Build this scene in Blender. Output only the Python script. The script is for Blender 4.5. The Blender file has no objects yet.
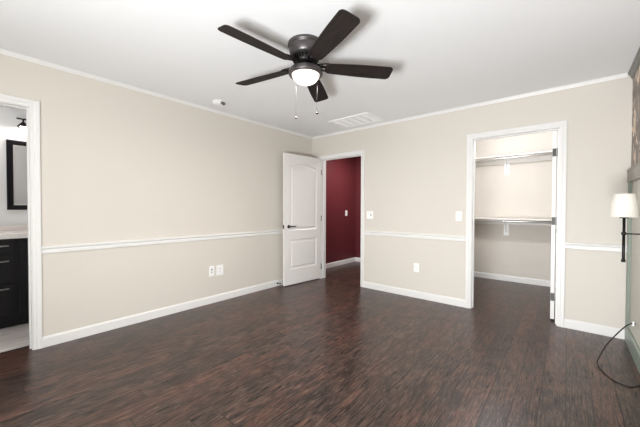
import bpy, bmesh, math, random
from mathutils import Vector, Matrix
random.seed(7)
PI = math.pi
SC = bpy.context.scene
COL = SC.collection

# ------------------------------------------------------------------ camera
F_PX, YAW, PITCH, ROLL = 295.38, math.radians(39.909), math.radians(-0.908), math.radians(0.1615)
fwd = Vector((-math.sin(YAW)*math.cos(PITCH), math.cos(YAW)*math.cos(PITCH), math.sin(PITCH)))
rgt = Vector((math.cos(YAW), math.sin(YAW), 0))
upv = rgt.cross(fwd)
rg2 = rgt*math.cos(ROLL) + upv*math.sin(ROLL)
up2 = upv*math.cos(ROLL) - rgt*math.sin(ROLL)
cd = bpy.data.cameras.new('camera'); cam = bpy.data.objects.new('camera', cd); COL.objects.link(cam)
cd.sensor_width = 36.0; cd.sensor_fit = 'HORIZONTAL'; cd.lens = F_PX/640*36.0; cd.clip_start = 0.02
M = Matrix((rg2, up2, -fwd)).transposed().to_4x4(); M.translation = Vector((3.4332, -3.8828, 1.195))
cam.matrix_world = M
SC.camera = cam

# ------------------------------------------------------------------ exposure, world, lights
SC.view_settings.view_transform = 'Standard'
SC.view_settings.look = 'None'
SC.view_settings.gamma = 1.0
SC.view_settings.use_curve_mapping = False
SC.view_settings.exposure = -0.05
wd = bpy.data.worlds.new('daylight'); SC.world = wd; wd.use_nodes = True
wd.node_tree.nodes['Background'].inputs['Color'].default_value = (0.80, 0.90, 1.0, 1)
wd.node_tree.nodes['Background'].inputs['Strength'].default_value = 1.0

def area_light(name, loc, size, energy, color, direction):
    l = bpy.data.lights.new(name, 'AREA'); l.shape = 'RECTANGLE'; l.size, l.size_y = size
    l.energy = energy; l.color = color
    o = bpy.data.objects.new(name, l); COL.objects.link(o); o.location = loc
    o.rotation_euler = Vector(direction).to_track_quat('-Z', 'Y').to_euler()
    return o
def point_light(name, loc, energy, color, radius=0.04):
    l = bpy.data.lights.new(name, 'POINT'); l.energy = energy; l.color = color; l.shadow_soft_size = radius
    o = bpy.data.objects.new(name, l); COL.objects.link(o); o.location = loc
    return o
# behind the camera: daylight through an assumed patio door, plus added low up-tilted fill
area_light('assumed_door_daylight', (2.85, -5.25, 1.15), (1.4, 1.5), 4, (0.97, 0.985, 1.0), (-0.15, 1, 0.1))
area_light('low_rear_fill', (3.0, -5.25, 0.36), (1.2, 0.6), 206, (0.97, 0.985, 1.0), (0.35, 1, 0.5))
disk = area_light('fan_lamp', (1.90, -2.2235, 2.125), (0.18, 0.18), 20, (1.0, 0.96, 0.92), (0, 0.0001, -1)); disk.data.shape = 'DISK'
point_light('closet_lamp', (2.75, 0.45, 2.24), 41, (0.95, 0.96, 1.0), 0.06)
area_light('hall_fill', (0.55, 1.0, 2.36), (0.16, 0.16), 30, (1.0, 0.97, 0.94), (0, 0, -1))  # added fill that brightens the maroon hall, no lamp in view
area_light('bathroom_fill', (-0.7, -3.9, 2.40), (0.3, 0.3), 6, (1.0, 0.97, 0.94), (0, 0, -1))  # added fill for the bathroom, has no fixture
H = 2.44

# ------------------------------------------------------------------ materials
def new_mat(name):
    m = bpy.data.materials.new(name); m.use_nodes = True
    nt = m.node_tree; b = nt.nodes['Principled BSDF']
    return m, nt, b
def srgb(r, g, b):
    f = lambda c: (c/255/12.92) if c/255 <= 0.04045 else ((c/255+0.055)/1.055)**2.4
    return (f(r), f(g), f(b), 1)
def plain(name, color, rough=0.5, metal=0.0, bump=0.0, bscale=200.0, spec=0.5, vary=0.0):
    m, nt, b = new_mat(name)
    b.inputs['Roughness'].default_value = rough; b.inputs['Metallic'].default_value = metal
    b.inputs['Specular IOR Level'].default_value = spec
    tc = nt.nodes.new('ShaderNodeTexCoord')
    nz = nt.nodes.new('ShaderNodeTexNoise'); nz.inputs['Scale'].default_value = bscale; nz.inputs['Detail'].default_value = 3
    nt.links.new(tc.outputs['Object'], nz.inputs['Vector'])
    mx = nt.nodes.new('ShaderNodeMix'); mx.data_type = 'RGBA'
    k = 1 - vary
    mx.inputs['A'].default_value = (color[0]*k, color[1]*k, color[2]*k, 1)
    mx.inputs['B'].default_value = color
    nt.links.new(nz.outputs['Fac'], mx.inputs['Factor']); nt.links.new(mx.outputs['Result'], b.inputs['Base Color'])
    if bump > 0:
        bp = nt.nodes.new('ShaderNodeBump'); bp.inputs['Strength'].default_value = bump; bp.inputs['Distance'].default_value = 0.002
        nt.links.new(nz.outputs['Fac'], bp.inputs['Height']); nt.links.new(bp.outputs['Normal'], b.inputs['Normal'])
    return m
def emissive(name, color, strength, base=(0.9, 0.9, 0.9, 1)):
    m, nt, b = new_mat(name)
    b.inputs['Base Color'].default_value = base; b.inputs['Roughness'].default_value = 0.35
    b.inputs['Emission Color'].default_value = color; b.inputs['Emission Strength'].default_value = strength
    return m

WALL = plain('beige_wall_paint', srgb(217, 211, 202), 0.75, bump=0.12, bscale=260, spec=0.3, vary=0.015)
CEIL = plain('white_ceiling_paint', srgb(240, 241, 242), 0.85, bump=0.12, bscale=180, spec=0.2, vary=0.01)
TRIM = plain('white_trim_paint', srgb(232, 231, 229), 0.35, spec=0.45, vary=0.01)
DOORW = plain('white_door_paint', srgb(233, 231, 228), 0.38, spec=0.45, vary=0.01)
MAROON = plain('maroon_wall_paint', srgb(98, 40, 45), 0.45, bump=0.1, bscale=220, spec=0.4, vary=0.04)
BATHW = plain('pale_grey_wall_paint', srgb(222, 222, 222), 0.7, spec=0.3, vary=0.01)
FANMETAL = plain('dark_bronze_metal', srgb(92, 88, 88), 0.36, 0.7, vary=0.15, bscale=40)
BRACKET = plain('black_iron', srgb(36, 33, 33), 0.4, 0.6, vary=0.2, bscale=60)
BLACKM = plain('black_metal', srgb(34, 31, 30), 0.4, 0.5, vary=0.15, bscale=60)
HINGEM = plain('satin_hinge_metal', srgb(84, 82, 80), 0.5, 0.2, vary=0.15, bscale=80)
PLASTIC = plain('white_plastic', srgb(248, 248, 247), 0.3, vary=0.01)
DARKHOLE = plain('dark_slot', srgb(40, 38, 37), 0.7)
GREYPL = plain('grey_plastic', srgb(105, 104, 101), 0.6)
CHROME = plain('brushed_chrome', srgb(214, 212, 209), 0.42, 0.8, vary=0.05)
SHELFW = plain('white_melamine', srgb(240, 237, 232), 0.45, vary=0.01)
VANITY = plain('black_cabinet_paint', srgb(17, 14, 18), 0.45, vary=0.15, bscale=30, spec=0.2)
STONE = plain('white_stone_top', srgb(240, 233, 229), 0.25, vary=0.08, bscale=14)
SAGE = plain('sage_green_paint', srgb(134, 146, 134), 0.4, vary=0.05, bscale=12)
SAGEP = plain('pale_sage_panel', srgb(190, 187, 176), 0.45, vary=0.07, bscale=9)
CAPM = plain('weathered_grey_wood', srgb(150, 146, 136), 0.5, vary=0.2, bscale=25)
CROWNM = plain('dark_grey_moulding', srgb(132, 130, 124), 0.5, vary=0.15, bscale=25)
RUBBER = plain('black_rubber_cord', srgb(26, 24, 24), 0.55)
BULB = emissive('lit_bulb', (1.0, 0.95, 0.90, 1), 140)
BOWL = emissive('lit_frosted_glass', (1.0, 0.90, 0.76, 1), 1.3)
CLOSETGLOBE = emissive('lit_opal_glass', (1.0, 0.88, 0.74, 1), 6)

def make_shade_mat():
    m, nt, b = new_mat('white_lamp_fabric')
    out = nt.nodes['Material Output']
    d = nt.nodes.new('ShaderNodeBsdfDiffuse'); d.inputs['Color'].default_value = (0.88, 0.87, 0.84, 1)
    t = nt.nodes.new('ShaderNodeBsdfTranslucent'); t.inputs['Color'].default_value = (0.95, 0.90, 0.82, 1)
    w = nt.nodes.new('ShaderNodeTexWave'); w.inputs['Scale'].default_value = 120
    tc = nt.nodes.new('ShaderNodeTexCoord'); nt.links.new(tc.outputs['Object'], w.inputs['Vector'])
    bp = nt.nodes.new('ShaderNodeBump'); bp.inputs['Strength'].default_value = 0.05
    nt.links.new(w.outputs['Fac'], bp.inputs['Height']); nt.links.new(bp.outputs['Normal'], d.inputs['Normal'])
    mx = nt.nodes.new('ShaderNodeMixShader'); mx.inputs['Fac'].default_value = 0.45
    nt.links.new(d.outputs[0], mx.inputs[1]); nt.links.new(t.outputs[0], mx.inputs[2]); nt.links.new(mx.outputs[0], out.inputs['Surface'])
    return m
SHADE = make_shade_mat()

def make_mirror():
    m, nt, b = new_mat('mirror_glass')
    b.inputs['Base Color'].default_value = (0.88, 0.88, 0.87, 1); b.inputs['Metallic'].default_value = 1.0; b.inputs['Roughness'].default_value = 0.03
    return m
MIRROR = make_mirror()

class NG:
    """tiny helper to write node maths"""
    def __init__(s, nt): s.nt = nt
    def val(s, v, sock):
        if hasattr(v, 'links'): s.nt.links.new(v, sock)
        else: sock.default_value = v
    def math(s, op, a, b=0.0, c=0.0):
        n = s.nt.nodes.new('ShaderNodeMath'); n.operation = op
        s.val(a, n.inputs[0]); s.val(b, n.inputs[1]); s.val(c, n.inputs[2]); return n.outputs[0]
    def xyz(s, x, y, z):
        n = s.nt.nodes.new('ShaderNodeCombineXYZ'); s.val(x, n.inputs[0]); s.val(y, n.inputs[1]); s.val(z, n.inputs[2]); return n.outputs[0]
    def noise(s, vec, scale, detail=4, rough=0.55, dist=0.0):
        n = s.nt.nodes.new('ShaderNodeTexNoise'); s.val(vec, n.inputs['Vector']); n.inputs['Scale'].default_value = scale
        n.inputs['Detail'].default_value = detail; n.inputs['Roughness'].default_value = rough; n.inputs['Distortion'].default_value = dist
        return n.outputs['Fac']
    def white(s, vec):
        n = s.nt.nodes.new('ShaderNodeTexWhiteNoise'); n.noise_dimensions = '3D'; s.val(vec, n.inputs['Vector']); return n.outputs['Value']
    def ramp(s, f, stops):
        n = s.nt.nodes.new('ShaderNodeValToRGB'); s.val(f, n.inputs[0]); e = n.color_ramp.elements
        while len(e) < len(stops): e.new(0.5)
        for el, (p, c) in zip(e, stops): el.position = p; el.color = c
        return n.outputs[0]
    def mix(s, f, a, b, mode='MIX'):
        n = s.nt.nodes.new('ShaderNodeMix'); n.data_type = 'RGBA'; n.blend_type = mode
        s.val(f, n.inputs['Factor']); s.val(a, n.inputs['A']); s.val(b, n.inputs['B']); return n.outputs['Result']

def make_floor():
    m, nt, b = new_mat('dark_hand_scraped_planks'); g = NG(nt)
    tc = nt.nodes.new('ShaderNodeTexCoord'); sp = nt.nodes.new('ShaderNodeSeparateXYZ'); nt.links.new(tc.outputs['Object'], sp.inputs[0])
    x, y = sp.outputs[0], sp.outputs[1]
    W, L = 0.127, 1.21
    u = g.math('DIVIDE', g.math('ADD', x, 5*W - 2.934 + 20*W), W)
    col = g.math('FLOOR', u); fu = g.math('SUBTRACT', u, col)
    off = g.white(g.xyz(col, 3.7, 0.0))
    v = g.math('ADD', g.math('DIVIDE', g.math('ADD', y, 20.0), L), off)
    row = g.math('FLOOR', v); fv = g.math('SUBTRACT', v, row)
    rnd = g.white(g.xyz(col, row, 1.3)); rnd2 = g.white(g.xyz(col, row, 8.9))
    # grain space: long along y, shifted for every plank
    gx = g.math('ADD', g.math('MULTIPLY', x, 1.0), g.math('MULTIPLY', rnd, 37.0))
    gy = g.math('ADD', g.math('MULTIPLY', y, 0.11), g.math('MULTIPLY', rnd2, 19.0))
    warp = g.noise(g.xyz(g.math('MULTIPLY', gx, 6.0), g.math('MULTIPLY', gy, 30.0), 0.0), 1.0, 2)
    gxw = g.math('ADD', gx, g.math('MULTIPLY', warp, 0.014))
    gs = g.math('MULTIPLY', gy, 0.62)
    grain = g.noise(g.xyz(gxw, gs, 0.0), 140.0, 4, 0.65, 0.1)
    streak = g.noise(g.xyz(gxw, g.math('MULTIPLY', gy, 0.62), 4.0), 74.0, 4, 0.6, 0.1)
    blot = g.noise(g.xyz(gxw, g.math('MULTIPLY', gy, 4.5), 2.0), 11.0, 4, 0.6, 0.4)
    rings = g.math('SINE', g.math('MULTIPLY', g.noise(g.xyz(gx, g.math('MULTIPLY', gy, 2.2), 7.0), 6.5, 2, 0.5, 0.3), 150.0))
    fac = g.math('ADD', g.math('MULTIPLY', grain, 0.30), g.math('ADD', g.math('MULTIPLY', streak, 0.30), g.math('MULTIPLY', blot, 0.40)))
    base = g.ramp(fac, [(0.38, srgb(36, 28, 25)), (0.50, srgb(66, 52, 46)), (0.62, srgb(96, 77, 67))])
    dark = g.ramp(streak, [(0.42, (1, 1, 1, 1)), (0.47, (0, 0, 0, 1))])
    light = g.ramp(grain, [(0.54, (0, 0, 0, 1)), (0.60, (1, 1, 1, 1))])
    ring = g.ramp(rings, [(0.60, (0, 0, 0, 1)), (0.95, (1, 1, 1, 1))])
    red = g.ramp(g.math('ADD', g.math('MULTIPLY', blot, 0.75), g.math('MULTIPLY', rnd, 0.25)), [(0.46, (0, 0, 0, 1)), (0.66, (1, 1, 1, 1))])
    c1 = g.mix(g.math('MULTIPLY', red, 0.34), base, srgb(116, 70, 56))
    c1 = g.mix(g.math('MULTIPLY', dark, 0.68), c1, srgb(27, 21, 19))
    c1 = g.mix(g.math('MULTIPLY', light, 0.50), c1, srgb(118, 96, 85))
    c1 = g.mix(g.math('MULTIPLY', ring, 0.40), c1, srgb(44, 35, 32))
    tone = g.math('ADD', 0.84, g.math('MULTIPLY', rnd2, 0.26))
    c2 = g.mix(1.0, c1, g.xyz(tone, tone, tone), 'MULTIPLY')
    eu = g.math('MINIMUM', fu, g.math('SUBTRACT', 1.0, fu)); ev = g.math('MULTIPLY', g.math('MINIMUM', fv, g.math('SUBTRACT', 1.0, fv)), L/W)
    edge = g.math('MINIMUM', eu, ev)
    gap = g.ramp(edge, [(0.010, (0, 0, 0, 1)), (0.026, (1, 1, 1, 1))])
    c3 = g.mix(gap, srgb(22, 16, 14), c2)
    nt.links.new(c3, b.inputs['Base Color'])
    rr = g.math('ADD', 0.22, g.math('MULTIPLY', streak, 0.16)); nt.links.new(rr, b.inputs['Roughness'])
    b.inputs['Specular IOR Level'].default_value = 0.38
    hgt = g.math('ADD', g.math('MULTIPLY', g.math('MINIMUM', edge, 0.05), 12.0), g.math('ADD', g.math('MULTIPLY', rings, 0.10), g.math('MULTIPLY', streak, 0.6)))
    bp = nt.nodes.new('ShaderNodeBump'); bp.inputs['Strength'].default_value = 0.22; bp.inputs['Distance'].default_value = 0.004
    nt.links.new(hgt, bp.inputs['Height']); nt.links.new(bp.outputs['Normal'], b.inputs['Normal'])
    return m
FLOOR = make_floor()

def make_tile():
    m, nt, b = new_mat('pale_wood_look_tile'); g = NG(nt)
    tc = nt.nodes.new('ShaderNodeTexCoord'); sp = nt.nodes.new('ShaderNodeSeparateXYZ'); nt.links.new(tc.outputs['Object'], sp.inputs[0])
    x, y = sp.outputs[0], sp.outputs[1]
    grain = g.noise(g.xyz(g.math('MULTIPLY', x, 7.0), y, 0.0), 4.0, 5, 0.6, 0.4)
    base = g.ramp(grain, [(0.3, srgb(208, 199, 195)), (0.7, srgb(242, 236, 231))])
    fx = g.math('FRACT', g.math('DIVIDE', g.math('ADD', x, 10.02), 0.2)); fy = g.math('FRACT', g.math('DIVIDE', g.math('ADD', y, 10.3), 0.9))
    e = g.math('MINIMUM', g.math('MINIMUM', fx, g.math('SUBTRACT', 1.0, fx)), g.math('MULTIPLY', g.math('MINIMUM', fy, g.math('SUBTRACT', 1.0, fy)), 4.5))
    gap = g.ramp(e, [(0.008, (0, 0, 0, 1)), (0.02, (1, 1, 1, 1))])
    nt.links.new(g.mix(gap, srgb(165, 157, 152), base), b.inputs['Base Color']); b.inputs['Roughness'].default_value = 0.35
    return m
TILE = make_tile()

def make_wallpaper():
    m, nt, b = new_mat('distressed_plank_wallpaper'); g = NG(nt)
    tc = nt.nodes.new('ShaderNodeTexCoord'); sp = nt.nodes.new('ShaderNodeSeparateXYZ'); nt.links.new(tc.outputs['Object'], sp.inputs[0])
    y, z = sp.outputs[1], sp.outputs[2]
    v = g.xyz(g.math('MULTIPLY', y, 1.0), g.math('MULTIPLY', z, 0.55), 0.0)
    n1 = g.noise(v, 9.0, 6, 0.65, 0.6); n2 = g.noise(g.xyz(y, g.math('MULTIPLY', z, 0.3), 5.0), 16.0, 5, 0.6, 0.4)
    base = g.ramp(n2, [(0.3, srgb(112, 104, 99)), (0.5, srgb(148, 139, 132)), (0.7, srgb(178, 166, 157))])
    peel = g.ramp(n1, [(0.52, (0, 0, 0, 1)), (0.57, (1, 1, 1, 1))])
    c = g.mix(peel, base, srgb(236, 216, 198))
    nt.links.new(c, b.inputs['Base Color']); b.inputs['Roughness'].default_value = 0.75
    return m
PAPER = make_wallpaper()

def make_blade_mat():
    m, nt, b = new_mat('espresso_blade_finish'); g = NG(nt)
    tc = nt.nodes.new('ShaderNodeTexCoord'); sp = nt.nodes.new('ShaderNodeSeparateXYZ'); nt.links.new(tc.outputs['Object'], sp.inputs[0])
    n = g.noise(g.xyz(g.math('MULTIPLY', sp.outputs[0], 2.0), g.math('MULTIPLY', sp.outputs[1], 30.0), 0.0), 3.0, 4)
    nt.links.new(g.ramp(n, [(0.3, srgb(32, 28, 27)), (0.7, srgb(50, 44, 42))]), b.inputs['Base Color'])
    b.inputs['Roughness'].default_value = 0.55; b.inputs['Specular IOR Level'].default_value = 0.10
    return m
BLADE = make_blade_mat()

# ------------------------------------------------------------------ mesh helpers
class MB:
    def __init__(s): s.bm = bmesh.new()
    def box(s, x0, x1, y0, y1, z0, z1, bev=0.0):
        v = [s.bm.verts.new(p) for p in ((x0,y0,z0),(x1,y0,z0),(x1,y1,z0),(x0,y1,z0),(x0,y0,z1),(x1,y0,z1),(x1,y1,z1),(x0,y1,z1))]
        fs = [s.bm.faces.new([v[i] for i in q]) for q in ((3,2,1,0),(4,5,6,7),(0,1,5,4),(1,2,6,5),(2,3,7,6),(3,0,4,7))]
        if bev > 0:
            ed = list({e for f in fs for e in f.edges})
            bmesh.ops.bevel(s.bm, geom=ed, offset=bev, segments=2, profile=0.5, affect='EDGES')
        return s
    def loft(s, loops, closed=True, cap=True, smooth=False):
        L = [[s.bm.verts.new(p) for p in lp] for lp in loops]; n = len(L[0])
        for a, b in zip(L, L[1:]):
            for i in range(n if closed else n-1):
                f = s.bm.faces.new((a[i], a[(i+1) % n], b[(i+1) % n], b[i])); f.smooth = smooth
        if cap:
            for q in (list(reversed(L[0])), L[-1]):
                if n > 2: s.bm.faces.new(q)
        return s
    def prism(s, poly, axis, a, b):
        """poly in the two other axes (in xyz order), extruded along axis"""
        def P(p, t):
            q = list(p); q.insert(axis, t); return q
        return s.loft([[P(p, a) for p in poly], [P(p, b) for p in poly]])
    def lathe(s, prof, c=(0, 0, 0), seg=40, axis='z', smooth=True, cap=True):
        loops = []
        for r, h in prof:
            lp = []
            for i in range(seg):
                t = 2*PI*i/seg; p = (r*math.cos(t), r*math.sin(t), h)
                if axis == 'x': p = (h, p[0], p[1])
                if axis == 'y': p = (p[0], h, p[1])
                lp.append((c[0]+p[0], c[1]+p[1], c[2]+p[2]))
            loops.append(lp)
        return s.loft(loops, True, cap, smooth)
    def tube(s, pts, r, seg=10, smooth=True):
        pts = [Vector(p) for p in pts]; loops = []; up = Vector((0.13, 0.21, 0.97)).normalized()
        for i, p in enumerate(pts):
            d = (pts[min(i+1, len(pts)-1)] - pts[max(i-1, 0)]).normalized()
            a = d.cross(up)
            if a.length < 1e-3: a = d.cross(Vector((1, 0, 0)))
            a.normalize(); b = a.cross(d)
            rr = r[i] if isinstance(r, (list, tuple)) else r
            loops.append([p + a*rr*math.cos(2*PI*k/seg) + b*rr*math.sin(2*PI*k/seg) for k in range(seg)])
        return s.loft(loops, True, True, smooth)
    def sphere(s, c, r, seg=16, rings=8, sz=1.0):
        prof = [(max(r*math.sin(PI*i/rings), r*0.02), -r*sz*math.cos(PI*i/rings)) for i in range(rings+1)]
        return s.lathe(prof, c, seg)
    def build(s, name, mat, parent=None):
        bmesh.ops.recalc_face_normals(s.bm, faces=s.bm.faces)
        me = bpy.data.meshes.new(name); s.bm.to_mesh(me); s.bm.free()
        if isinstance(mat, (list, tuple)):
            for q in mat: me.materials.append(q)
        else: me.materials.append(mat)
        o = bpy.data.objects.new(name, me); COL.objects.link(o)
        if parent is not None: o.parent = parent
        return o
def tag(o, label=None, cat=None, group=None, kind=None):
    if label: o['label'] = label
    if cat: o['category'] = cat
    if group: o['group'] = group
    if kind: o['kind'] = kind
    return o
def struct(o, label=None, cat=None): return tag(o, label, cat, None, 'structure')
def thing(name, label, cat, loc=(0, 0, 0), rz=0.0, group=None, kind=None):
    o = bpy.data.objects.new(name, None); COL.objects.link(o); o.location = loc; o.rotation_euler = (0, 0, rz)
    o.empty_display_size = 0.1
    return tag(o, label, cat, group, kind)
def smooth_path(pts, n=8):
    pts = [Vector(p) for p in pts]; out = []
    for i in range(len(pts)-1):
        p0, p1, p2, p3 = pts[max(i-1, 0)], pts[i], pts[i+1], pts[min(i+2, len(pts)-1)]
        for k in range(n):
            t = k/n
            out.append(0.5*((2*p1) + (p2-p0)*t + (2*p0-5*p1+4*p2-p3)*t*t + (3*p1-p0-3*p2+p3)*t**3))
    out.append(pts[-1]); return out

# ------------------------------------------------------------------ the setting
XR, YR, T = 3.875, -5.30, 0.12               # right wall, rear wall, wall thickness
HX0, HX1 = 0.218, 1.003                      # hall doorway
CX0, CX1 = 2.561, 3.362                      # closet doorway
BY0, BY1 = -4.352, -3.542                    # bathroom doorway
DZ, J = 2.03, 0.018                          # door height, jamb board
CY = 1.90                                    # closet / hall far wall

struct(MB().box(-0.27, XR, YR, CY, -0.06, 0).box(-0.11, -0.001, BY0-J, BY1+J, -0.06, 0.0005).build('floor', FLOOR),
       'dark brown hand-scraped plank floor running through bedroom, hall and closet', 'floor')
struct(MB().box(-1.45, XR+T, YR-T, CY+T, H, H+0.08).build('ceiling', CEIL), 'smooth white bedroom ceiling', 'ceiling')
w = MB()
w.box(-T, 0, BY1+J, T, 0, H).box(-T, 0, YR, BY0-J, 0, H).box(-T, 0, BY0-J, BY1+J, DZ+J, H)
struct(w.build('wall_left', WALL), 'long beige wall on the left between bathroom doorway and corner', 'wall')
w = MB()
w.box(0, HX0-J, 0, T, 0, H).box(HX1+J, CX0-J, 0, T, 0, H).box(CX1+J, XR, 0, T, 0, H)
w.box(HX0-J, HX1+J, 0, T, DZ+J, H).box(CX0-J, CX1+J, 0, T, DZ+J, H)
struct(w.build('wall_back', WALL), 'beige far wall with the hall and closet doorways', 'wall')
struct(MB().box(XR, XR+T, YR, CY, 0, H).build('wall_right', PAPER), 'wall at the right edge covered in distressed grey brown paper', 'wall')
w = MB()
WX0, WX1, WZ0, WZ1 = 2.05, 3.70, 0.06, 2.10
w.box(-T, WX0, YR-T, YR, 0, H).box(WX1, XR+T, YR-T, YR, 0, H).box(WX0, WX1, YR-T, YR, 0, WZ0).box(WX0, WX1, YR-T, YR, WZ1, H)
struct(w.build('wall_rear', WALL), 'beige wall behind the camera with an assumed wide window', 'wall')
w = MB()
for a, b_, c_, d_ in ((WX0, WX0+.05, WZ0, WZ1), (WX1-.05, WX1, WZ0, WZ1), (WX0+.05, WX1-.05, WZ0, WZ0+.05), (WX0+.05, WX1-.05, WZ1-.05, WZ1), (2.85, 2.90, WZ0+.05, WZ1-.05)):
    w.box(a, b_, YR-.09, YR-.05, c_, d_)
struct(w.build('window_1', TRIM), 'assumed white sliding patio door frame in the unseen wall behind the camera', 'window')  # door is assumed, placed to let the low light in
# hall shell
struct(MB().box(-0.27-T, -0.27, T+.001, CY+T, 0, H).build('wall_hall_left', MAROON), 'maroon hall wall seen through the open door', 'wall')
struct(MB().box(-0.27, 1.15, 1.81, CY+T, 0, H).build('wall_hall_end', MAROON), 'maroon end wall of the hall', 'wall')
struct(MB().box(1.15, 1.15+T, T+.001, CY, 0, H).build('wall_hall_right', MAROON), 'maroon hall wall hidden beside the closet', 'wall')
# closet shell
struct(MB().box(1.55, XR, CY, CY+T, 0, H).build('wall_closet_back', WALL), 'beige back wall of the closet behind shelves', 'wall')
struct(MB().box(1.55-T, 1.55, T+.001, CY+T, 0, H).build('wall_closet_left', WALL), 'beige side wall inside the closet', 'wall')
# bathroom shell
struct(MB().box(-1.45, -0.11, YR, -2.3, -0.06, 0.002).build('floor_bathroom', TILE), 'pale wood-look tile floor of the bathroom', 'floor')
struct(MB().box(-1.45, -1.29, YR, -2.3, 0, H).build('wall_bathroom_back', BATHW), 'pale grey bathroom wall behind mirror and vanity', 'wall')
struct(MB().box(-1.29, -T-.001, -2.3, -2.2, 0, H).box(-1.29, -T-.001, YR-T, YR, 0, H).build('wall_bathroom_side', BATHW), 'pale grey side walls of the bathroom', 'wall')
struct(MB().box(-T-.012, -T-.001, BY1+J, -2.3, 0, H).build('wall_bathroom_front', BATHW), 'pale grey bathroom side of the wall beside the doorway', 'wall')

# --- trim: every run a mesh of its own
BASEP = [(0, 0), (0.014, 0), (0.014, 0.074), (0.011, 0.082), (0.006, 0.090), (0, 0.092)]
RAILP = [(0, .803), (.010, .803), (.014, .808), (.014, .830), (.008, .838), (.010, .843), (.022, .848), (.024, .858), (.020, .866), (0, .869)]
CROWNP = [(0, H-.033), (.006, H-.033), (.008, H-.026), (.015, H-.011), (.019, H-.006), (.019, H), (0, H)]
tn = [0]
def trim(mb, mat, label, cat='trim', name=None):
    tn[0] += 1
    return struct(mb.build(name or 'trim_%d' % tn[0], mat), label, cat)
def run_left(prof, y0, y1): return MB().prism([(d, z) for d, z in prof], 1, y0, y1)
def run_back(prof, x0, x1): return MB().prism([(-d, z) for d, z in prof], 0, x0, x1)
CW = 0.058
trim(run_left(BASEP, BY1+.005+CW, 0), TRIM, 'white baseboard along the left wall', 'baseboard', 'baseboard_left')
trim(run_back(BASEP, HX1+.005+CW, CX0-.005-CW), TRIM, 'white baseboard between hall and closet doorways', 'baseboard', 'baseboard_back')
trim(run_back(BASEP, CX1+.005+CW, XR-.02), TRIM, 'white baseboard between closet doorway and panelled wall', 'baseboard', 'baseboard_back_right')
trim(run_back(BASEP, .0145, HX0-.005-CW), TRIM, 'short white baseboard in the corner behind the open door', 'baseboard', 'baseboard_corner')
trim(run_left(RAILP, BY1+.005+CW, 0), TRIM, 'white chair rail along the left wall', 'chair rail')
trim(run_back(RAILP, HX1+.005+CW, CX0-.005-CW), TRIM, 'white chair rail between hall and closet doorways', 'chair rail')
trim(run_back(RAILP, CX1+.005+CW, XR-.02), TRIM, 'white chair rail right of the closet doorway', 'chair rail')
trim(run_back(RAILP, .0245, HX0-.005-CW), TRIM, 'short white chair rail in the corner behind the open door', 'chair rail')
trim(run_left(CROWNP, YR, 0), TRIM, 'thin white crown moulding along the left wall', 'crown moulding')
trim(run_back(CROWNP, 0.020, XR-.034), TRIM, 'thin white crown moulding along the far wall', 'crown moulding')
def casing(P, s0, s1, zt, prof):
    """P(s, thickness, z); a mitred casing round an opening"""
    m = MB(); loops = []
    for path_i in range(4):
        lp = []
        for o, t in prof:
            q = [(s0-o, 0), (s0-o, zt+o), (s1+o, zt+o), (s1+o, 0)][path_i]
            lp.append(P(q[0], t, q[1]))
        loops.append(lp)
    return m.loft(loops)
CASP = [(0, 0), (0, .009), (.004, .011), (.020, .011), (.028, .016), (.052, .017), (CW, .014), (CW, 0)]
R5 = .005
trim(casing(lambda s, t, z: (s, -t, z), HX0-R5, HX1+R5, DZ+R5, CASP), TRIM, 'white casing around the hall doorway', 'door casing')
trim(casing(lambda s, t, z: (s, -t, z), CX0-R5, CX1+R5, DZ+R5, CASP), TRIM, 'white casing around the closet doorway', 'door casing')
trim(casing(lambda s, t, z: (t, s, z), BY0-R5, BY1+R5, DZ+R5, CASP), TRIM, 'white casing around the bathroom doorway at left edge', 'door casing')
def jamb(axis, s0, s1, label, stop):
    m = MB(); lo, hi = ((0, T) if axis == 'x' else (-T, 0))
    def bx(a0, a1, z0, z1, d0=lo, d1=hi):
        if axis == 'x': m.box(a0, a1, d0, d1, z0, z1)
        else: m.box(d0, d1, a0, a1, z0, z1)
    bx(s0-J, s0, 0, DZ+J); bx(s1, s1+J, 0, DZ+J); bx(s0, s1, DZ, DZ+J)
    d0, d1 = stop
    bx(s0, s0+.011, 0, DZ-.011, d0, d1); bx(s1-.011, s1, 0, DZ-.011, d0, d1); bx(s0, s1, DZ-.011, DZ, d0, d1)
    trim(m, TRIM, label, 'door jamb')
jamb('x', HX0, HX1, 'white jamb lining the hall doorway', (.040, .075))
jamb('x', CX0, CX1, 'white jamb lining the closet doorway', (.045, .080))
jamb('y', BY0, BY1, 'white jamb lining the bathroom doorway', (-.08, -.045))
# hall and closet baseboards
trim(MB().prism([(-.27+d, z) for d, z in BASEP], 1, T+.002, 1.81), TRIM, 'white baseboard under the maroon hall wall', 'baseboard', 'baseboard_hall')
trim(MB().prism([(1.81-d, z) for d, z in BASEP], 0, -.255, 1.15), TRIM, 'white baseboard at the hall end wall', 'baseboard', 'baseboard_hall_end')
trim(MB().prism([(CY-d, z) for d, z in BASEP], 0, 1.55, XR), TRIM, 'white baseboard at the back of the closet', 'baseboard', 'baseboard_closet')
trim(MB().box(-.118, -.102, BY0, BY1, 0, .008), plain('dark_threshold', srgb(48, 36, 32), .4), 'dark wood threshold under the bathroom doorway', 'threshold')

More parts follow.
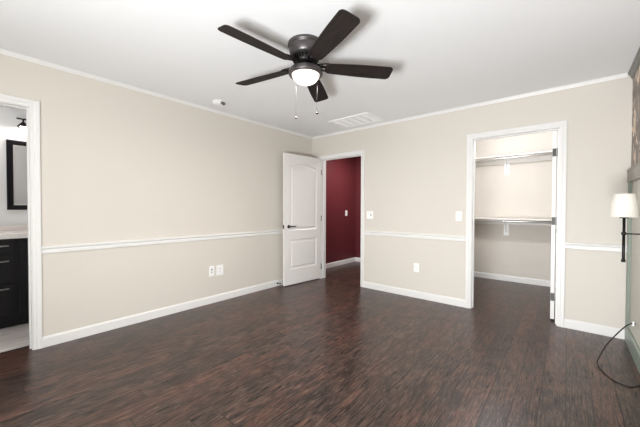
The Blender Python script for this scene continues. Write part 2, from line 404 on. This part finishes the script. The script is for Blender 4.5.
# --- right wall: wainscot, cap, crown
wn = thing('trim_wainscot', 'sage green panelled wainscot on the right wall with weathered cap', 'wainscot', kind='structure')
XP = XR - .006
MB().box(XP, XR, YR, 0, 0, 1.44).build('panel', SAGEP, wn)
ym = -0.012
for i in range(6):
    y1 = ym - i*0.98; y0 = y1 - 0.115
    MB().box(XR-.020, XP, y0, y1, .145, 1.44, .002).build('stile', SAGE, wn)
    if i < 5: MB().box(XR-.013, XP, y0-.022, y0, .145, 1.44, .002).build('moulding', SAGE, wn)
MB().prism([(XR, 0), (XR-.022, 0), (XR-.022, .125), (XR-.014, .145), (XR, .145)], 1, YR, ym).build('base_board', SAGE, wn)
MB().prism([(XR, 1.44), (XR-.024, 1.44), (XR-.024, 1.535), (XR-.027, 1.538), (XR-.027, 1.556), (XR-.024, 1.559), (XR, 1.559)], 1, YR, ym).build('cap', CAPM, wn)
trim(MB().prism([(XR, H-.062), (XR-.008, H-.062), (XR-.008, H-.052), (XR-.014, H-.048), (XR-.016, H-.034), (XR-.026, H-.018), (XR-.030, H-.014), (XR-.032, H-.010), (XR-.032, H), (XR, H)], 1, YR, -.001),
     CROWNM, 'dark grey stepped crown moulding at the top of the papered wall', 'crown moulding')

# ------------------------------------------------------------------ doors
def inset(poly, d):
    n = len(poly); out = []
    for i in range(n):
        p0, p1, p2 = Vector(poly[i-1]), Vector(poly[i]), Vector(poly[(i+1) % n])
        a = (p1-p0).normalized(); b = (p2-p1).normalized()
        n1 = Vector((-a.y, a.x)); n2 = Vector((-b.y, b.x)); m = (n1+n2)
        m = m / max(m.dot(n1), .2)
        out.append((p1.x+m.x*d, p1.y+m.y*d))
    return out
def door_leaf_mesh(Wd, Hd, arch=True):
    """local: x along the leaf, y 0 = front face and -0.035 = back face, z up; moulded two-panel leaf"""
    m = MB(); th = .035; rec = .010; u0, u1 = .108, Wd-.108
    m.box(0, Wd, -th+rec, -rec, 0, Hd)
    zl0, zl1, zu0, zu1, za = .238, .702, .845, 1.850, 1.905
    N = 14
    arc = []
    for i in range(N+1):
        t = i/N; x = u1 + (u0-u1)*t; s = math.sin(PI*t)
        arc.append((x, zu1 + (za-zu1)*(s**1.3 if arch else 0)))
    low = [(u0, zl0), (u1, zl0), (u1, zl1), (u0, zl1)]
    upp = [(u0, zu0), (u1, zu0)] + arc
    for side in (0, 1):
        f = (lambda d: -d) if side == 0 else (lambda d: -th+d)
        def slab(a, b, c, d):
            m.box(a, b, min(f(0), f(rec)), max(f(0), f(rec)), c, d)
        slab(0, u0, 0, Hd); slab(u1, Wd, 0, Hd); slab(u0, u1, 0, zl0); slab(u0, u1, zl1, zu0)
        for (xa, za_), (xb, zb_) in zip(arc, arc[1:]):
            m.loft([[(xa, f(0), za_), (xb, f(0), zb_), (xb, f(0), Hd), (xa, f(0), Hd)], [(xa, f(rec), za_), (xb, f(rec), zb_), (xb, f(rec), Hd), (xa, f(rec), Hd)]])
        for poly in (low, upp):
            L = []
            for d, dep in ((0.0, .0005), (.010, rec-.0005), (.030, rec-.0005), (.050, .0015)):
                L.append([(x, f(dep), z) for x, z in inset(poly, d)])
            m.loft(L, True, False); m.bm.faces.new([m.bm.verts.new(p) for p in L[-1]])
    return m
def hinge_mesh(x0, x1, y, z0, z1, side=-1):
    m = MB(); m.box(x0, x1, min(y, y+side*.003), max(y, y+side*.003), z0, z1)
    return m
# hall door: hinged at the left jamb, swung into the bedroom
A, B = Vector((.2130, -.006)), Vector((.1435, -.778)); dr = B - A
ang = math.atan2(dr.y, dr.x)
d1 = thing('door_1', 'open white two-panel arched door leaf standing by the corner', 'door', (A.x, A.y, .014), ang, kind='structure')
LW = .787
door_leaf_mesh(LW, 2.03).build('door_leaf', DOORW, d1)
def lever(parent, u, z, side):
    m = MB(); y = 0 if side == 1 else -.035
    prof = [(.0275, y), (.0275, y+side*.006), (.022, y+side*.010), (.011, y+side*.012), (.010, y+side*.045), (.0095, y+side*.052)]
    m.lathe(prof, (u, 0, z), 20, 'y')
    m.tube(smooth_path([(u, y+side*.046, z), (u-.03, y+side*.048, z+.001), (u-.075, y+side*.046, z-.002), (u-.112, y+side*.042, z+.002)], 5), [.0095]*6+[.009]*5+[.008]*4+[.006], 10)
    return m.build('door_handle', BLACKM, parent)
lever(d1, .705, .905, 1); lever(d1, .705, .905, -1)
MB().box(LW, LW+.0015, -.029, -.006, .875, .935).box(LW+.0015, LW+.010, -.024, -.011, .895, .915).build('latch_plate', BLACKM, d1)
for z in (.20, 1.02, 1.80):
    m = MB(); m.box(-.002, 0, -.033, -.002, z-.045, z+.045); m.lathe([(.006, z-.046), (.006, z+.046)], (-.006, .002, 0), 12)
    m.build('hinge', HINGEM, d1)
# closet door: swung into the closet, seen from its hinge edge
d2 = thing('door_2', 'closet door swung inward, only its white hinge edge showing in the closet doorway', 'door', (3.341, .138, .020), math.radians(91), kind='structure')
o = door_leaf_mesh(.795, 2.005).build('door_leaf', DOORW, d2); o.location = (0, .035, 0)
for zc in (.238, 1.052, 1.782):
    m = MB(); m.box(-.003, 0, .003, .034, zc-.041, zc+.041)
    m.lathe([(.007, zc-.044), (.007, zc+.044)], (-.006, -.008, 0), 12)
    for q in (-.025, 0, .025): m.lathe([(.004, -.0045), (.004, -.003)], (0, .018, zc+q), 10, 'x')
    m.build('hinge', HINGEM, d2)
m = lever(d2, .735, .905, -1); m.location = (0, .035, 0)
# door stop on the baseboard behind the hall door
ds = thing('door_stop', 'small dark door stop on the baseboard behind the open door', 'door stop', (.014, -.815, .045))
MB().lathe([(.014, 0), (.014, .004), (.006, .006), (.005, .055)], (0, 0, 0), 14, 'x').build('post', BLACKM, ds)
MB().lathe([(.009, .055), (.010, .058), (.010, .068), (.006, .072)], (0, 0, 0), 14, 'x').build('rubber_tip', RUBBER, ds)

# ------------------------------------------------------------------ ceiling fan
FX, FY = 1.900, -2.2235
fan = thing('ceiling_fan', 'dark bronze five-blade hugger ceiling fan with a lit bowl light', 'ceiling fan', (FX, FY, H))
MB().lathe([(.134, 0), (.136, -.016), (.131, -.024), (.123, -.028), (.122, -.034), (.125, -.040), (.124, -.052), (.119, -.088), (.108, -.098), (.090, -.102)], seg=56).build('motor_housing', FANMETAL, fan)
m = MB(); m.lathe([(.088, -.100), (.086, -.140), (.070, -.152), (.050, -.155)], seg=40)
for k in range(28):
    a = 2*PI*k/28; c_, s_ = math.cos(a), math.sin(a)
    lo = [(.084, -.101), (.104, -.101), (.098, -.130), (.082, -.148), (.074, -.148)]
    def P(r, z, t): return (r*c_ - t*s_, r*s_ + t*c_, z)
    m.loft([[P(r, z, -.0035) for r, z in lo], [P(r, z, .0035) for r, z in lo]])
m.build('vent_ring', BRACKET, fan)
MB().lathe([(.052, -.150), (.052, -.176), (.058, -.182), (.100, -.186), (.118, -.192), (.127, -.202), (.129, -.214), (.129, -.228), (.124, -.236), (.110, -.238), (.106, -.234), (.106, -.215), (.05, -.210)], seg=56).build('light_ring', FANMETAL, fan)
bowlp = [(.104, -.216)] + [(.104*math.cos(t), -.228 - .074*math.sin(t)) for t in [i*PI/2/12 for i in range(12)]] + [(.003, -.3022)]
MB().lathe(bowlp, seg=48).build('glass_bowl', BOWL, fan)
ZB = -.169; DROOP = (-1.7, 0, 1.2, 1.0, 0)    # each blade sags a little differently
PIT = math.radians(-13)
def blade_outline():
    pts = []
    r0, r1 = .148, .672
    hw = lambda r: .054 + .016*min(1, (r-r0)/.30)
    for i in range(9):                                  # rounded root
        t = PI/2 + PI*i/8; pts.append((r0+.03+.03*math.cos(t), hw(r0)*math.sin(t)))
    for r in (.22, .30, .40, .50, .58): pts.append((r, -hw(r)))
    cr = .032
    for i in range(6): t = -PI/2 + PI/2*i/5; pts.append((r1-cr+cr*math.cos(t), -hw(r1)+cr+cr*math.sin(t)))
    for i in range(6): t = PI/2*i/5; pts.append((r1-cr+cr*math.cos(t), hw(r1)-cr+cr*math.sin(t)))
    for r in (.58, .50, .40, .30, .22): pts.append((r, hw(r)))
    return pts
for k in range(5):
    a = math.radians(262.99) - 2*PI/5*k
    ol = blade_outline()
    m = MB(); m.loft([[(x, y, -.003) for x, y in inset(ol, .0015)], [(x, y, -.0015) for x, y in ol], [(x, y, .0015) for x, y in ol], [(x, y, .003) for x, y in inset(ol, .0015)]])
    bl = m.build('fan_blade', BLADE, fan); bl.location = (0, 0, ZB); bl.rotation_euler = (Matrix.Rotation(a, 3, 'Z') @ Matrix.Rotation(math.radians(DROOP[k]), 3, 'Y') @ Matrix.Rotation(PIT, 3, 'X')).to_euler()
    m = MB()
    # scrolled iron lying on the blade root, stepping up to the motor
    for sgn in (-1, 1):
        m.tube(smooth_path([(.086, sgn*.012, .014), (.115, sgn*.026, .012), (.150, sgn*.040, .009), (.190, sgn*.036, .008), (.225, sgn*.016, .008)], 5), .0065, 8)
        m.lathe([(.010, .003), (.010, .012)], (.190, sgn*.034, 0), 12)
        m.lathe([(.006, -.006), (.006, -.003)], (.190, sgn*.034, 0), 10)
    m.tube([(.080, 0, .014), (.130, 0, .010), (.240, 0, .008)], .0085, 8)
    m.lathe([(.011, .003), (.011, .013)], (.240, 0, 0), 12)
    m.lathe([(.006, -.006), (.006, -.003)], (.240, 0, 0), 10)
    m.tube([(.120, -.030, .012), (.128, 0, .012), (.120, .030, .012)], .006, 8)
    m.build('blade_bracket', BRACKET, bl)
for (px, py, zl, mat, lab) in ((1.846, -2.272, 1.886, CHROME, 'pull chain with a grey ball'), (1.968, -2.169, 1.921, BRACKET, 'pull chain with a dark ball')):
    lx, ly = px-FX, py-FY
    k = .1285/math.hypot(lx, ly) if mat is CHROME else 1
    m = MB(); zt = -.205; zb = zl - H
    if mat is CHROME: ax, ay = lx, ly
    m.tube([(lx, ly, zb+.006), (lx, ly, zt)], .0007, 6)
    z = zb + .008
    while z < zt: m.sphere((lx, ly, z), .0012, 6, 4); z += .0045
    ch = tag(m.build('pull_chain', BLACKM, fan), lab)
    MB().sphere((lx, ly, zb), .0095, 14, 8).build('pull_ball', HINGEM if mat is CHROME else BLACKM, ch)

# ------------------------------------------------------------------ ceiling fittings
sd = thing('smoke_detector', 'round white smoke detector on the ceiling near the left wall', 'smoke detector', (.30, -1.985, H))
MB().lathe([(.070, 0), (.070, -.010), (.066, -.012)], seg=32).build('base', PLASTIC, sd)
MB().lathe([(.058, -.011), (.058, -.017)], seg=32).build('sensor_gap', DARKHOLE, sd)
MB().lathe([(.066, -.016), (.064, -.028), (.050, -.036), (.02, -.039), (.001, -.039)], seg=32).build('cover', PLASTIC, sd)
VX0, VX1, VY0, VY1 = .805, 1.455, -.570, -.150
av = thing('ceiling_vent', 'large white louvred air return grille in the ceiling near the far wall', 'air vent', ((VX0+VX1)/2, (VY0+VY1)/2, H))
hx, hy = (VX1-VX0)/2, (VY1-VY0)/2
m = MB(); fw = .032; loops = []
for o, z in ((0, 0), (0, -.004), (.006, -.012), (fw-.004, -.012), (fw, -.008), (fw, 0)):
    loops.append([(-hx+o, -hy+o, z), (hx-o, -hy+o, z), (hx-o, hy-o, z), (-hx+o, hy-o, z)])
m.loft(loops, True, False).build('frame', PLASTIC, av)
MB().box(-hx+fw, hx-fw, -hy+fw, hy-fw, -.0015, -.0005).build('duct_opening', GREYPL, av)
for i in range(1, 5):
    x = -hx+fw + (2*hx-2*fw)*i/5
    MB().box(x-.003, x+.003, -hy+fw, hy-fw, -.006, -.0012).build('divider', PLASTIC, av)
n = 26
for i in range(5):
    m = MB(); xa = -hx+fw + (2*hx-2*fw)*i/5 + .009; xb = -hx+fw + (2*hx-2*fw)*(i+1)/5 - .009
    for j in range(n):
        y = -hy+fw + (2*hy-2*fw)*(j+.5)/n
        m.loft([[(xa, y-.0066, -.003), (xb, y-.0066, -.003), (xb, y-.0056, -.0022), (xa, y-.0056, -.0022)], [(xa, y+.0056, -.0085), (xb, y+.0056, -.0085), (xb, y+.0066, -.0077), (xa, y+.0066, -.0077)]])
    m.build('louver_panel', PLASTIC, av)
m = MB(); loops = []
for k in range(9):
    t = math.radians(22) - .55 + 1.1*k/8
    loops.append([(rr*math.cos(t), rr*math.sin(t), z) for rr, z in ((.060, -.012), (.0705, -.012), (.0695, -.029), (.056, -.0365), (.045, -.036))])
m.loft(loops).build('grey_side_patch', GREYPL, sd)

# ------------------------------------------------------------------ plates on walls (local: x right, y out of the wall is -y, z up)
def plate(name, label, cat, loc, rz, w, h, kind):
    t = thing(name, label, cat, loc, rz)
    MB().box(-w/2, w/2, -.006, 0, -h/2, h/2, .0022).build('cover_plate', PLASTIC, t)
    if kind == 'toggle2':
        for x in (-.023, .023):
            m = MB(); m.loft([[(x-.005, -.006, -.011), (x+.005, -.006, -.011), (x+.005, -.006, .011), (x-.005, -.006, .011)], [(x-.004, -.019, .004), (x+.004, -.019, .004), (x+.004, -.017, .013), (x-.004, -.017, .013)]])
            m.build('toggle', GREYPL if x > 0 else PLASTIC, t)
    if kind == 'rocker':
        MB().loft([[(-.016, -.006, -.033), (.016, -.006, -.033), (.016, -.006, .033), (-.016, -.006, .033)], [(-.0155, -.007, -.032), (.0155, -.007, -.032), (.0155, -.011, .032), (-.0155, -.011, .032)]]).build('rocker', PLASTIC, t)
    if kind == 'coax':
        m = MB(); m.lathe([(.0075, -.006), (.0075, -.009), (.005, -.010), (.005, -.017)], (0, 0, -.012), 12, 'y'); m.build('coax_socket', HINGEM, t)
        MB().box(-.010, .010, -.0075, -.006, .012, .028).build('phone_socket', GREYPL, t)
    if kind in ('duplex', 'decora'):
        for zc in (-.0195, .0195):
            r = MB()
            if kind == 'duplex': r.lathe([(.0165, -.006), (.0165, -.008), (.015, -.0085)], (0, 0, zc), 24, 'y')
            else: r.box(-.0165, .0165, -.008, -.006, zc-.0185, zc+.0185)
            ro = r.build('receptacle', PLASTIC, t)
            y = -.0088 if kind == 'duplex' else -.0083
            MB().box(-.0075, -.005, y, -.007, zc-.002, zc+.007).box(.005, .0075, y, -.007, zc-.002, zc+.006).lathe([(.0025, y), (.0025, -.007)], (0, 0, zc-.008), 8, 'y').build('slot', DARKHOLE, ro)
    return t
plate('light_switch', 'double white switch plate beside the hall doorway on the beige wall', 'light switch', (1.163, 0, 1.105), 0, .112, .117, 'toggle2')
plate('light_switch', 'single white rocker switch beside the closet doorway casing', 'light switch', (2.414, 0, 1.109), 0, .072, .117, 'rocker')
plate('light_switch', 'single white switch on the maroon hall wall', 'light switch', (-.27, 1.440, 1.105), PI/2, .075, .120, 'rocker')
plate('wall_outlet', 'white outlet low on the far wall between the two doorways', 'outlet', (1.885, 0, .405), 0, .074, .117, 'duplex')
plate('wall_outlet', 'wider white outlet plate on the left wall, nearer the corner', 'outlet', (0, -1.795, .402), PI/2, .100, .132, 'decora')
plate('cable_jack', 'narrow white plate with a dark cable socket on the left wall', 'wall plate', (0, -1.909, .405), PI/2, .072, .130, 'coax')

# ------------------------------------------------------------------ closet
def closet_level(zr, which):
    """shelf on a wall cleat with a bracket; the rod hangs in the bracket hook"""
    zs = zr + .026
    s = thing('closet_shelf', '%s white closet shelf resting on a wall bracket' % which, 'shelf', (2.66, CY, zs), 0, 'closet shelves')
    MB().box(1.55-2.66, XR-2.66, -.32, 0, 0, .018, .0015).build('shelf_board', SHELFW, s)
    trim(MB().box(1.55, XR, CY-.017, CY, zs-.085, zs-.0005), SHELFW, 'white wall cleat under the %s closet shelf' % which, 'cleat')
    bk = thing('shelf_bracket', 'white bracket holding the %s closet shelf and rod' % which, 'bracket', (2.66, CY, zs-.0005), 0, 'closet brackets')
    m = MB(); hw = .012
    m.box(-.016, .016, -.021, -.017, -.240, 0)                               # wall leg
    m.box(-hw, hw, -.318, -.017, -.006, 0)                                   # arm
    m.loft([[(-hw*.6, -.022, -.215), (hw*.6, -.022, -.215), (hw*.6, -.022, -.200), (-hw*.6, -.022, -.200)], [(-hw*.6, -.235, -.012), (hw*.6, -.235, -.012), (hw*.6, -.220, -.004), (-hw*.6, -.220, -.004)]])
    hk = [(0, -.300, -.003), (0, -.312, -.008)] + [(0, -.290 + .0235*math.cos(t), -.026 + .0235*math.sin(t)) for t in [PI*(.9 + i*.1) for i in range(12)]]
    m.tube(hk, .0055, 8)
    m.build('arm', PLASTIC, bk)
    MB().box(-.036, .036, -.0085, -.0005, -.268, -.140).box(-.036, .036, -.0225, -.0175, -.268, -.086).build('foot_plate', PLASTIC, bk)
    r = thing('closet_rod', 'chrome hanging rod under the %s closet shelf' % which, 'closet rod', (2.66, CY-.290, zr), 0, 'closet rods')
    MB().lathe([(.0165, 1.56-2.66), (.0165, XR-.011-2.66)], (0, 0, 0), 20, 'x').build('rod', CHROME, r)
    for x0, x1 in ((1.55-2.66, 1.562-2.66), (XR-.012-2.66, XR-2.66)):
        MB().lathe([(.0245, x0), (.0245, x1)], (0, 0, 0), 20, 'x').build('end_socket', PLASTIC, r)
closet_level(2.010, 'upper'); closet_level(1.004, 'lower')
cl = thing('closet_light', 'round opal ceiling light inside the closet', 'ceiling light', (2.75, .45, H))
MB().lathe([(.12, 0), (.12, -.02), (.105, -.025)], seg=32).build('base', PLASTIC, cl)
MB().lathe([(.105, -.024), (.11, -.05), (.09, -.09), (.05, -.11), (.002, -.117)], seg=32).build('globe', CLOSETGLOBE, cl)

hl = thing('added_hall_light', 'added round opal ceiling light in the hall, out of view', 'ceiling light', (0.55, 1.0, H))  # unseen fixture added to go with the hall fill
MB().lathe([(.12, 0), (.12, -.02), (.105, -.025)], seg=32).build('base', PLASTIC, hl)
MB().lathe([(.105, -.024), (.11, -.04), (.09, -.06), (.05, -.07), (.002, -.073)], seg=32).build('globe', CLOSETGLOBE, hl)

# ------------------------------------------------------------------ bathroom
vn = thing('bathroom_vanity', 'black bathroom vanity with a pale stone top seen through the left doorway', 'vanity', (-1.289, -3.65, 0))
X0, X1 = 0, .540          # local depth: wall to front face
MB().box(X0, X1-.02, -.95, .95, .105, .890).build('cabinet_body', VANITY, vn)
MB().box(X0, X1-.09, -.94, .94, 0, .105).build('toe_kick', VANITY, vn)
MB().box(X0, X1+.012, -.97, .97, .892, .947, .006).box(X0, .02, -.97, .97, .947, 1.000, .003).build('countertop', STONE, vn)
def bar_handle(y0, y1, z, parent, x, vert=False):
    m = MB()
    if vert:
        m.tube([(x+.028, y0, z-.065), (x+.028, y0, z+.065)], .006, 10)
        for q in (-.05, .05): m.tube([(x, y0, z+q), (x+.028, y0, z+q)], .005, 8)
    else:
        m.tube([(x+.028, y0, z), (x+.028, y1, z)], .006, 10)
        for q in (y0+.02, y1-.02): m.tube([(x, q, z), (x+.028, q, z)], .005, 8)
    return m.build('handle', CHROME, parent)
def front(name, y0, y1, z0, z1):
    m = MB(); m.box(X1-.02, X1-.004, y0, y1, z0, z1, .002)
    fr = .035 if z1-z0 > .15 else .018
    for a, b_, c_, d_ in ((y0, y0+fr, z0, z1), (y1-fr, y1, z0, z1), (y0+fr, y1-fr, z0, z0+fr), (y0+fr, y1-fr, z1-fr, z1)):
        m.box(X1-.004, X1, a, b_, c_, d_)
    return m.build(name, VANITY, vn)
for z0, z1, zh in ((.755, .880, .826), (.465, .738, .676), (.125, .448, .408)):
    bar_handle(-.16, .025, zh, front('drawer', -.215, .068, z0, z1), X1)
for y0, y1, hy in ((.098, .50, .46), (.512, .93, .89), (-.58, -.235, -.27), (-.93, -.59, -.90)):
    bar_handle(hy, 0, .72, front('door', y0, y1, .125, .880), X1, True)
mr = thing('bathroom_mirror', 'black framed wall mirror above the vanity', 'mirror', (-1.289, -3.20, 1.56))
w_, h_ = .40, .385
m = MB(); loops = []
for o, x in ((0, 0), (0, .022), (.010, .026), (.045, .020), (.052, .010), (.052, 0)):
    loops.append([(x, -w_+o, -h_+o), (x, w_-o, -h_+o), (x, w_-o, h_-o), (x, -w_+o, h_-o)])
m.loft(loops, True, False).build('frame', VANITY, mr)
MB().box(.002, .008, -w_+.05, w_-.05, -h_+.05, h_-.05).build('glass', MIRROR, mr)
m = MB(); loops = []
for o, x in ((.052, .008), (.052, .014), (.060, .012), (.062, .008)):
    loops.append([(x, -w_+o, -h_+o), (x, w_-o, -h_+o), (x, w_-o, h_-o), (x, -w_+o, h_-o)])
m.loft(loops, True, False).build('silver_liner', CHROME, mr)
vl = thing('vanity_light', 'black bar light with downward shades lit above the bathroom mirror', 'wall light', (-1.289, -3.255, 2.165))
MB().box(0, .02, -.10, .10, -.05, .05, .004).build('back_plate', BLACKM, vl)
MB().tube([(.02, 0, 0), (.10, 0, .01)], .009, 10).tube([(.10, -.27, .01), (.10, .27, .01)], .009, 10).build('bar', BLACKM, vl)
for y in (-.22, 0, .22):
    sh = MB().tube(smooth_path([(.10, y, .01), (.125, y, .0), (.130, y, -.035)], 5), .008, 10).lathe([(.014, -.030), (.020, -.040), (.030, -.05), (.050, -.078), (.052, -.085), (.050, -.085), (.028, -.052), (.012, -.042)], (.130, y, 0), 24).build('lamp_shade', BLACKM, vl)
    MB().sphere((.130, y, -.078), .022, 16, 10).build('bulb', BULB, sh)

# ------------------------------------------------------------------ sconce on the panelled wall
SX, SY = 3.735, -.98
sc = thing('wall_sconce', 'black plug-in swing arm sconce with a white tapered shade and trailing cord', 'wall lamp', (SX, SY, 1.03))
WXs = XP - SX                                   # wall face in local x
MB().lathe([(.012, -.196), (.012, -.180), (.0085, -.176), (.008, -.010), (.013, -.008), (.013, .010), (.008, .012), (.008, .108)], seg=16).build('stem', BLACKM, sc)
MB().tube([(.008, 0, 0), (WXs-.012, 0, 0)], .0046, 10).build('arm', BLACKM, sc)
MB().box(WXs-.014, WXs, -.035, .035, -.07, .07, .004).build('wall_plate', BLACKM, sc)
MB().lathe([(.024, .106), (.024, .112), (.013, .114), (.013, .150), (.010, .152)], seg=20).build('socket', BLACKM, sc)
MB().sphere((0, 0, .185), .026, 16, 10, 1.2).build('bulb', emissive('warm_bulb', (.97, .98, 1, 1), 3.5), sc)
m = MB(); m.lathe([(.0765, .114), (.0525, .273)], seg=40, cap=False); m.lathe([(.0750, .114), (.0510, .273)], seg=40, cap=False)
m.build('lamp_shade', SHADE, sc)
cp = [(3.862, -.470, .282), (3.838, -.50, .290), (3.790, -.555, .262), (3.690, -.66, .140), (3.632, -.755, .035), (3.630, -.80, .006), (3.655, -.91, .004),
      (3.700, -1.005, .004), (3.768, -1.035, .004), (3.812, -.99, .004), (3.838, -.955, .03), (3.848, -.955, .20), (3.850, -.965, .60), (3.856, -.975, .955)]
m = MB(); m.tube(smooth_path([(x-SX, y-SY, z-1.03) for x, y, z in cp], 8), .0042, 8)
cord = tag(m.build('power_cord', RUBBER, sc), 'black cord looping onto the floor')
m = MB(); m.loft([[(3.852-SX, -.452-SY+.0, .262-1.03), (3.866-SX, -.452-SY, .262-1.03), (3.866-SX, -.452-SY, .300-1.03), (3.852-SX, -.452-SY, .300-1.03)],
                  [(3.842-SX, -.500-SY, .272-1.03), (3.852-SX, -.500-SY, .272-1.03), (3.852-SX, -.500-SY, .306-1.03), (3.842-SX, -.500-SY, .306-1.03)]])
m.build('plug', PLASTIC, cord)
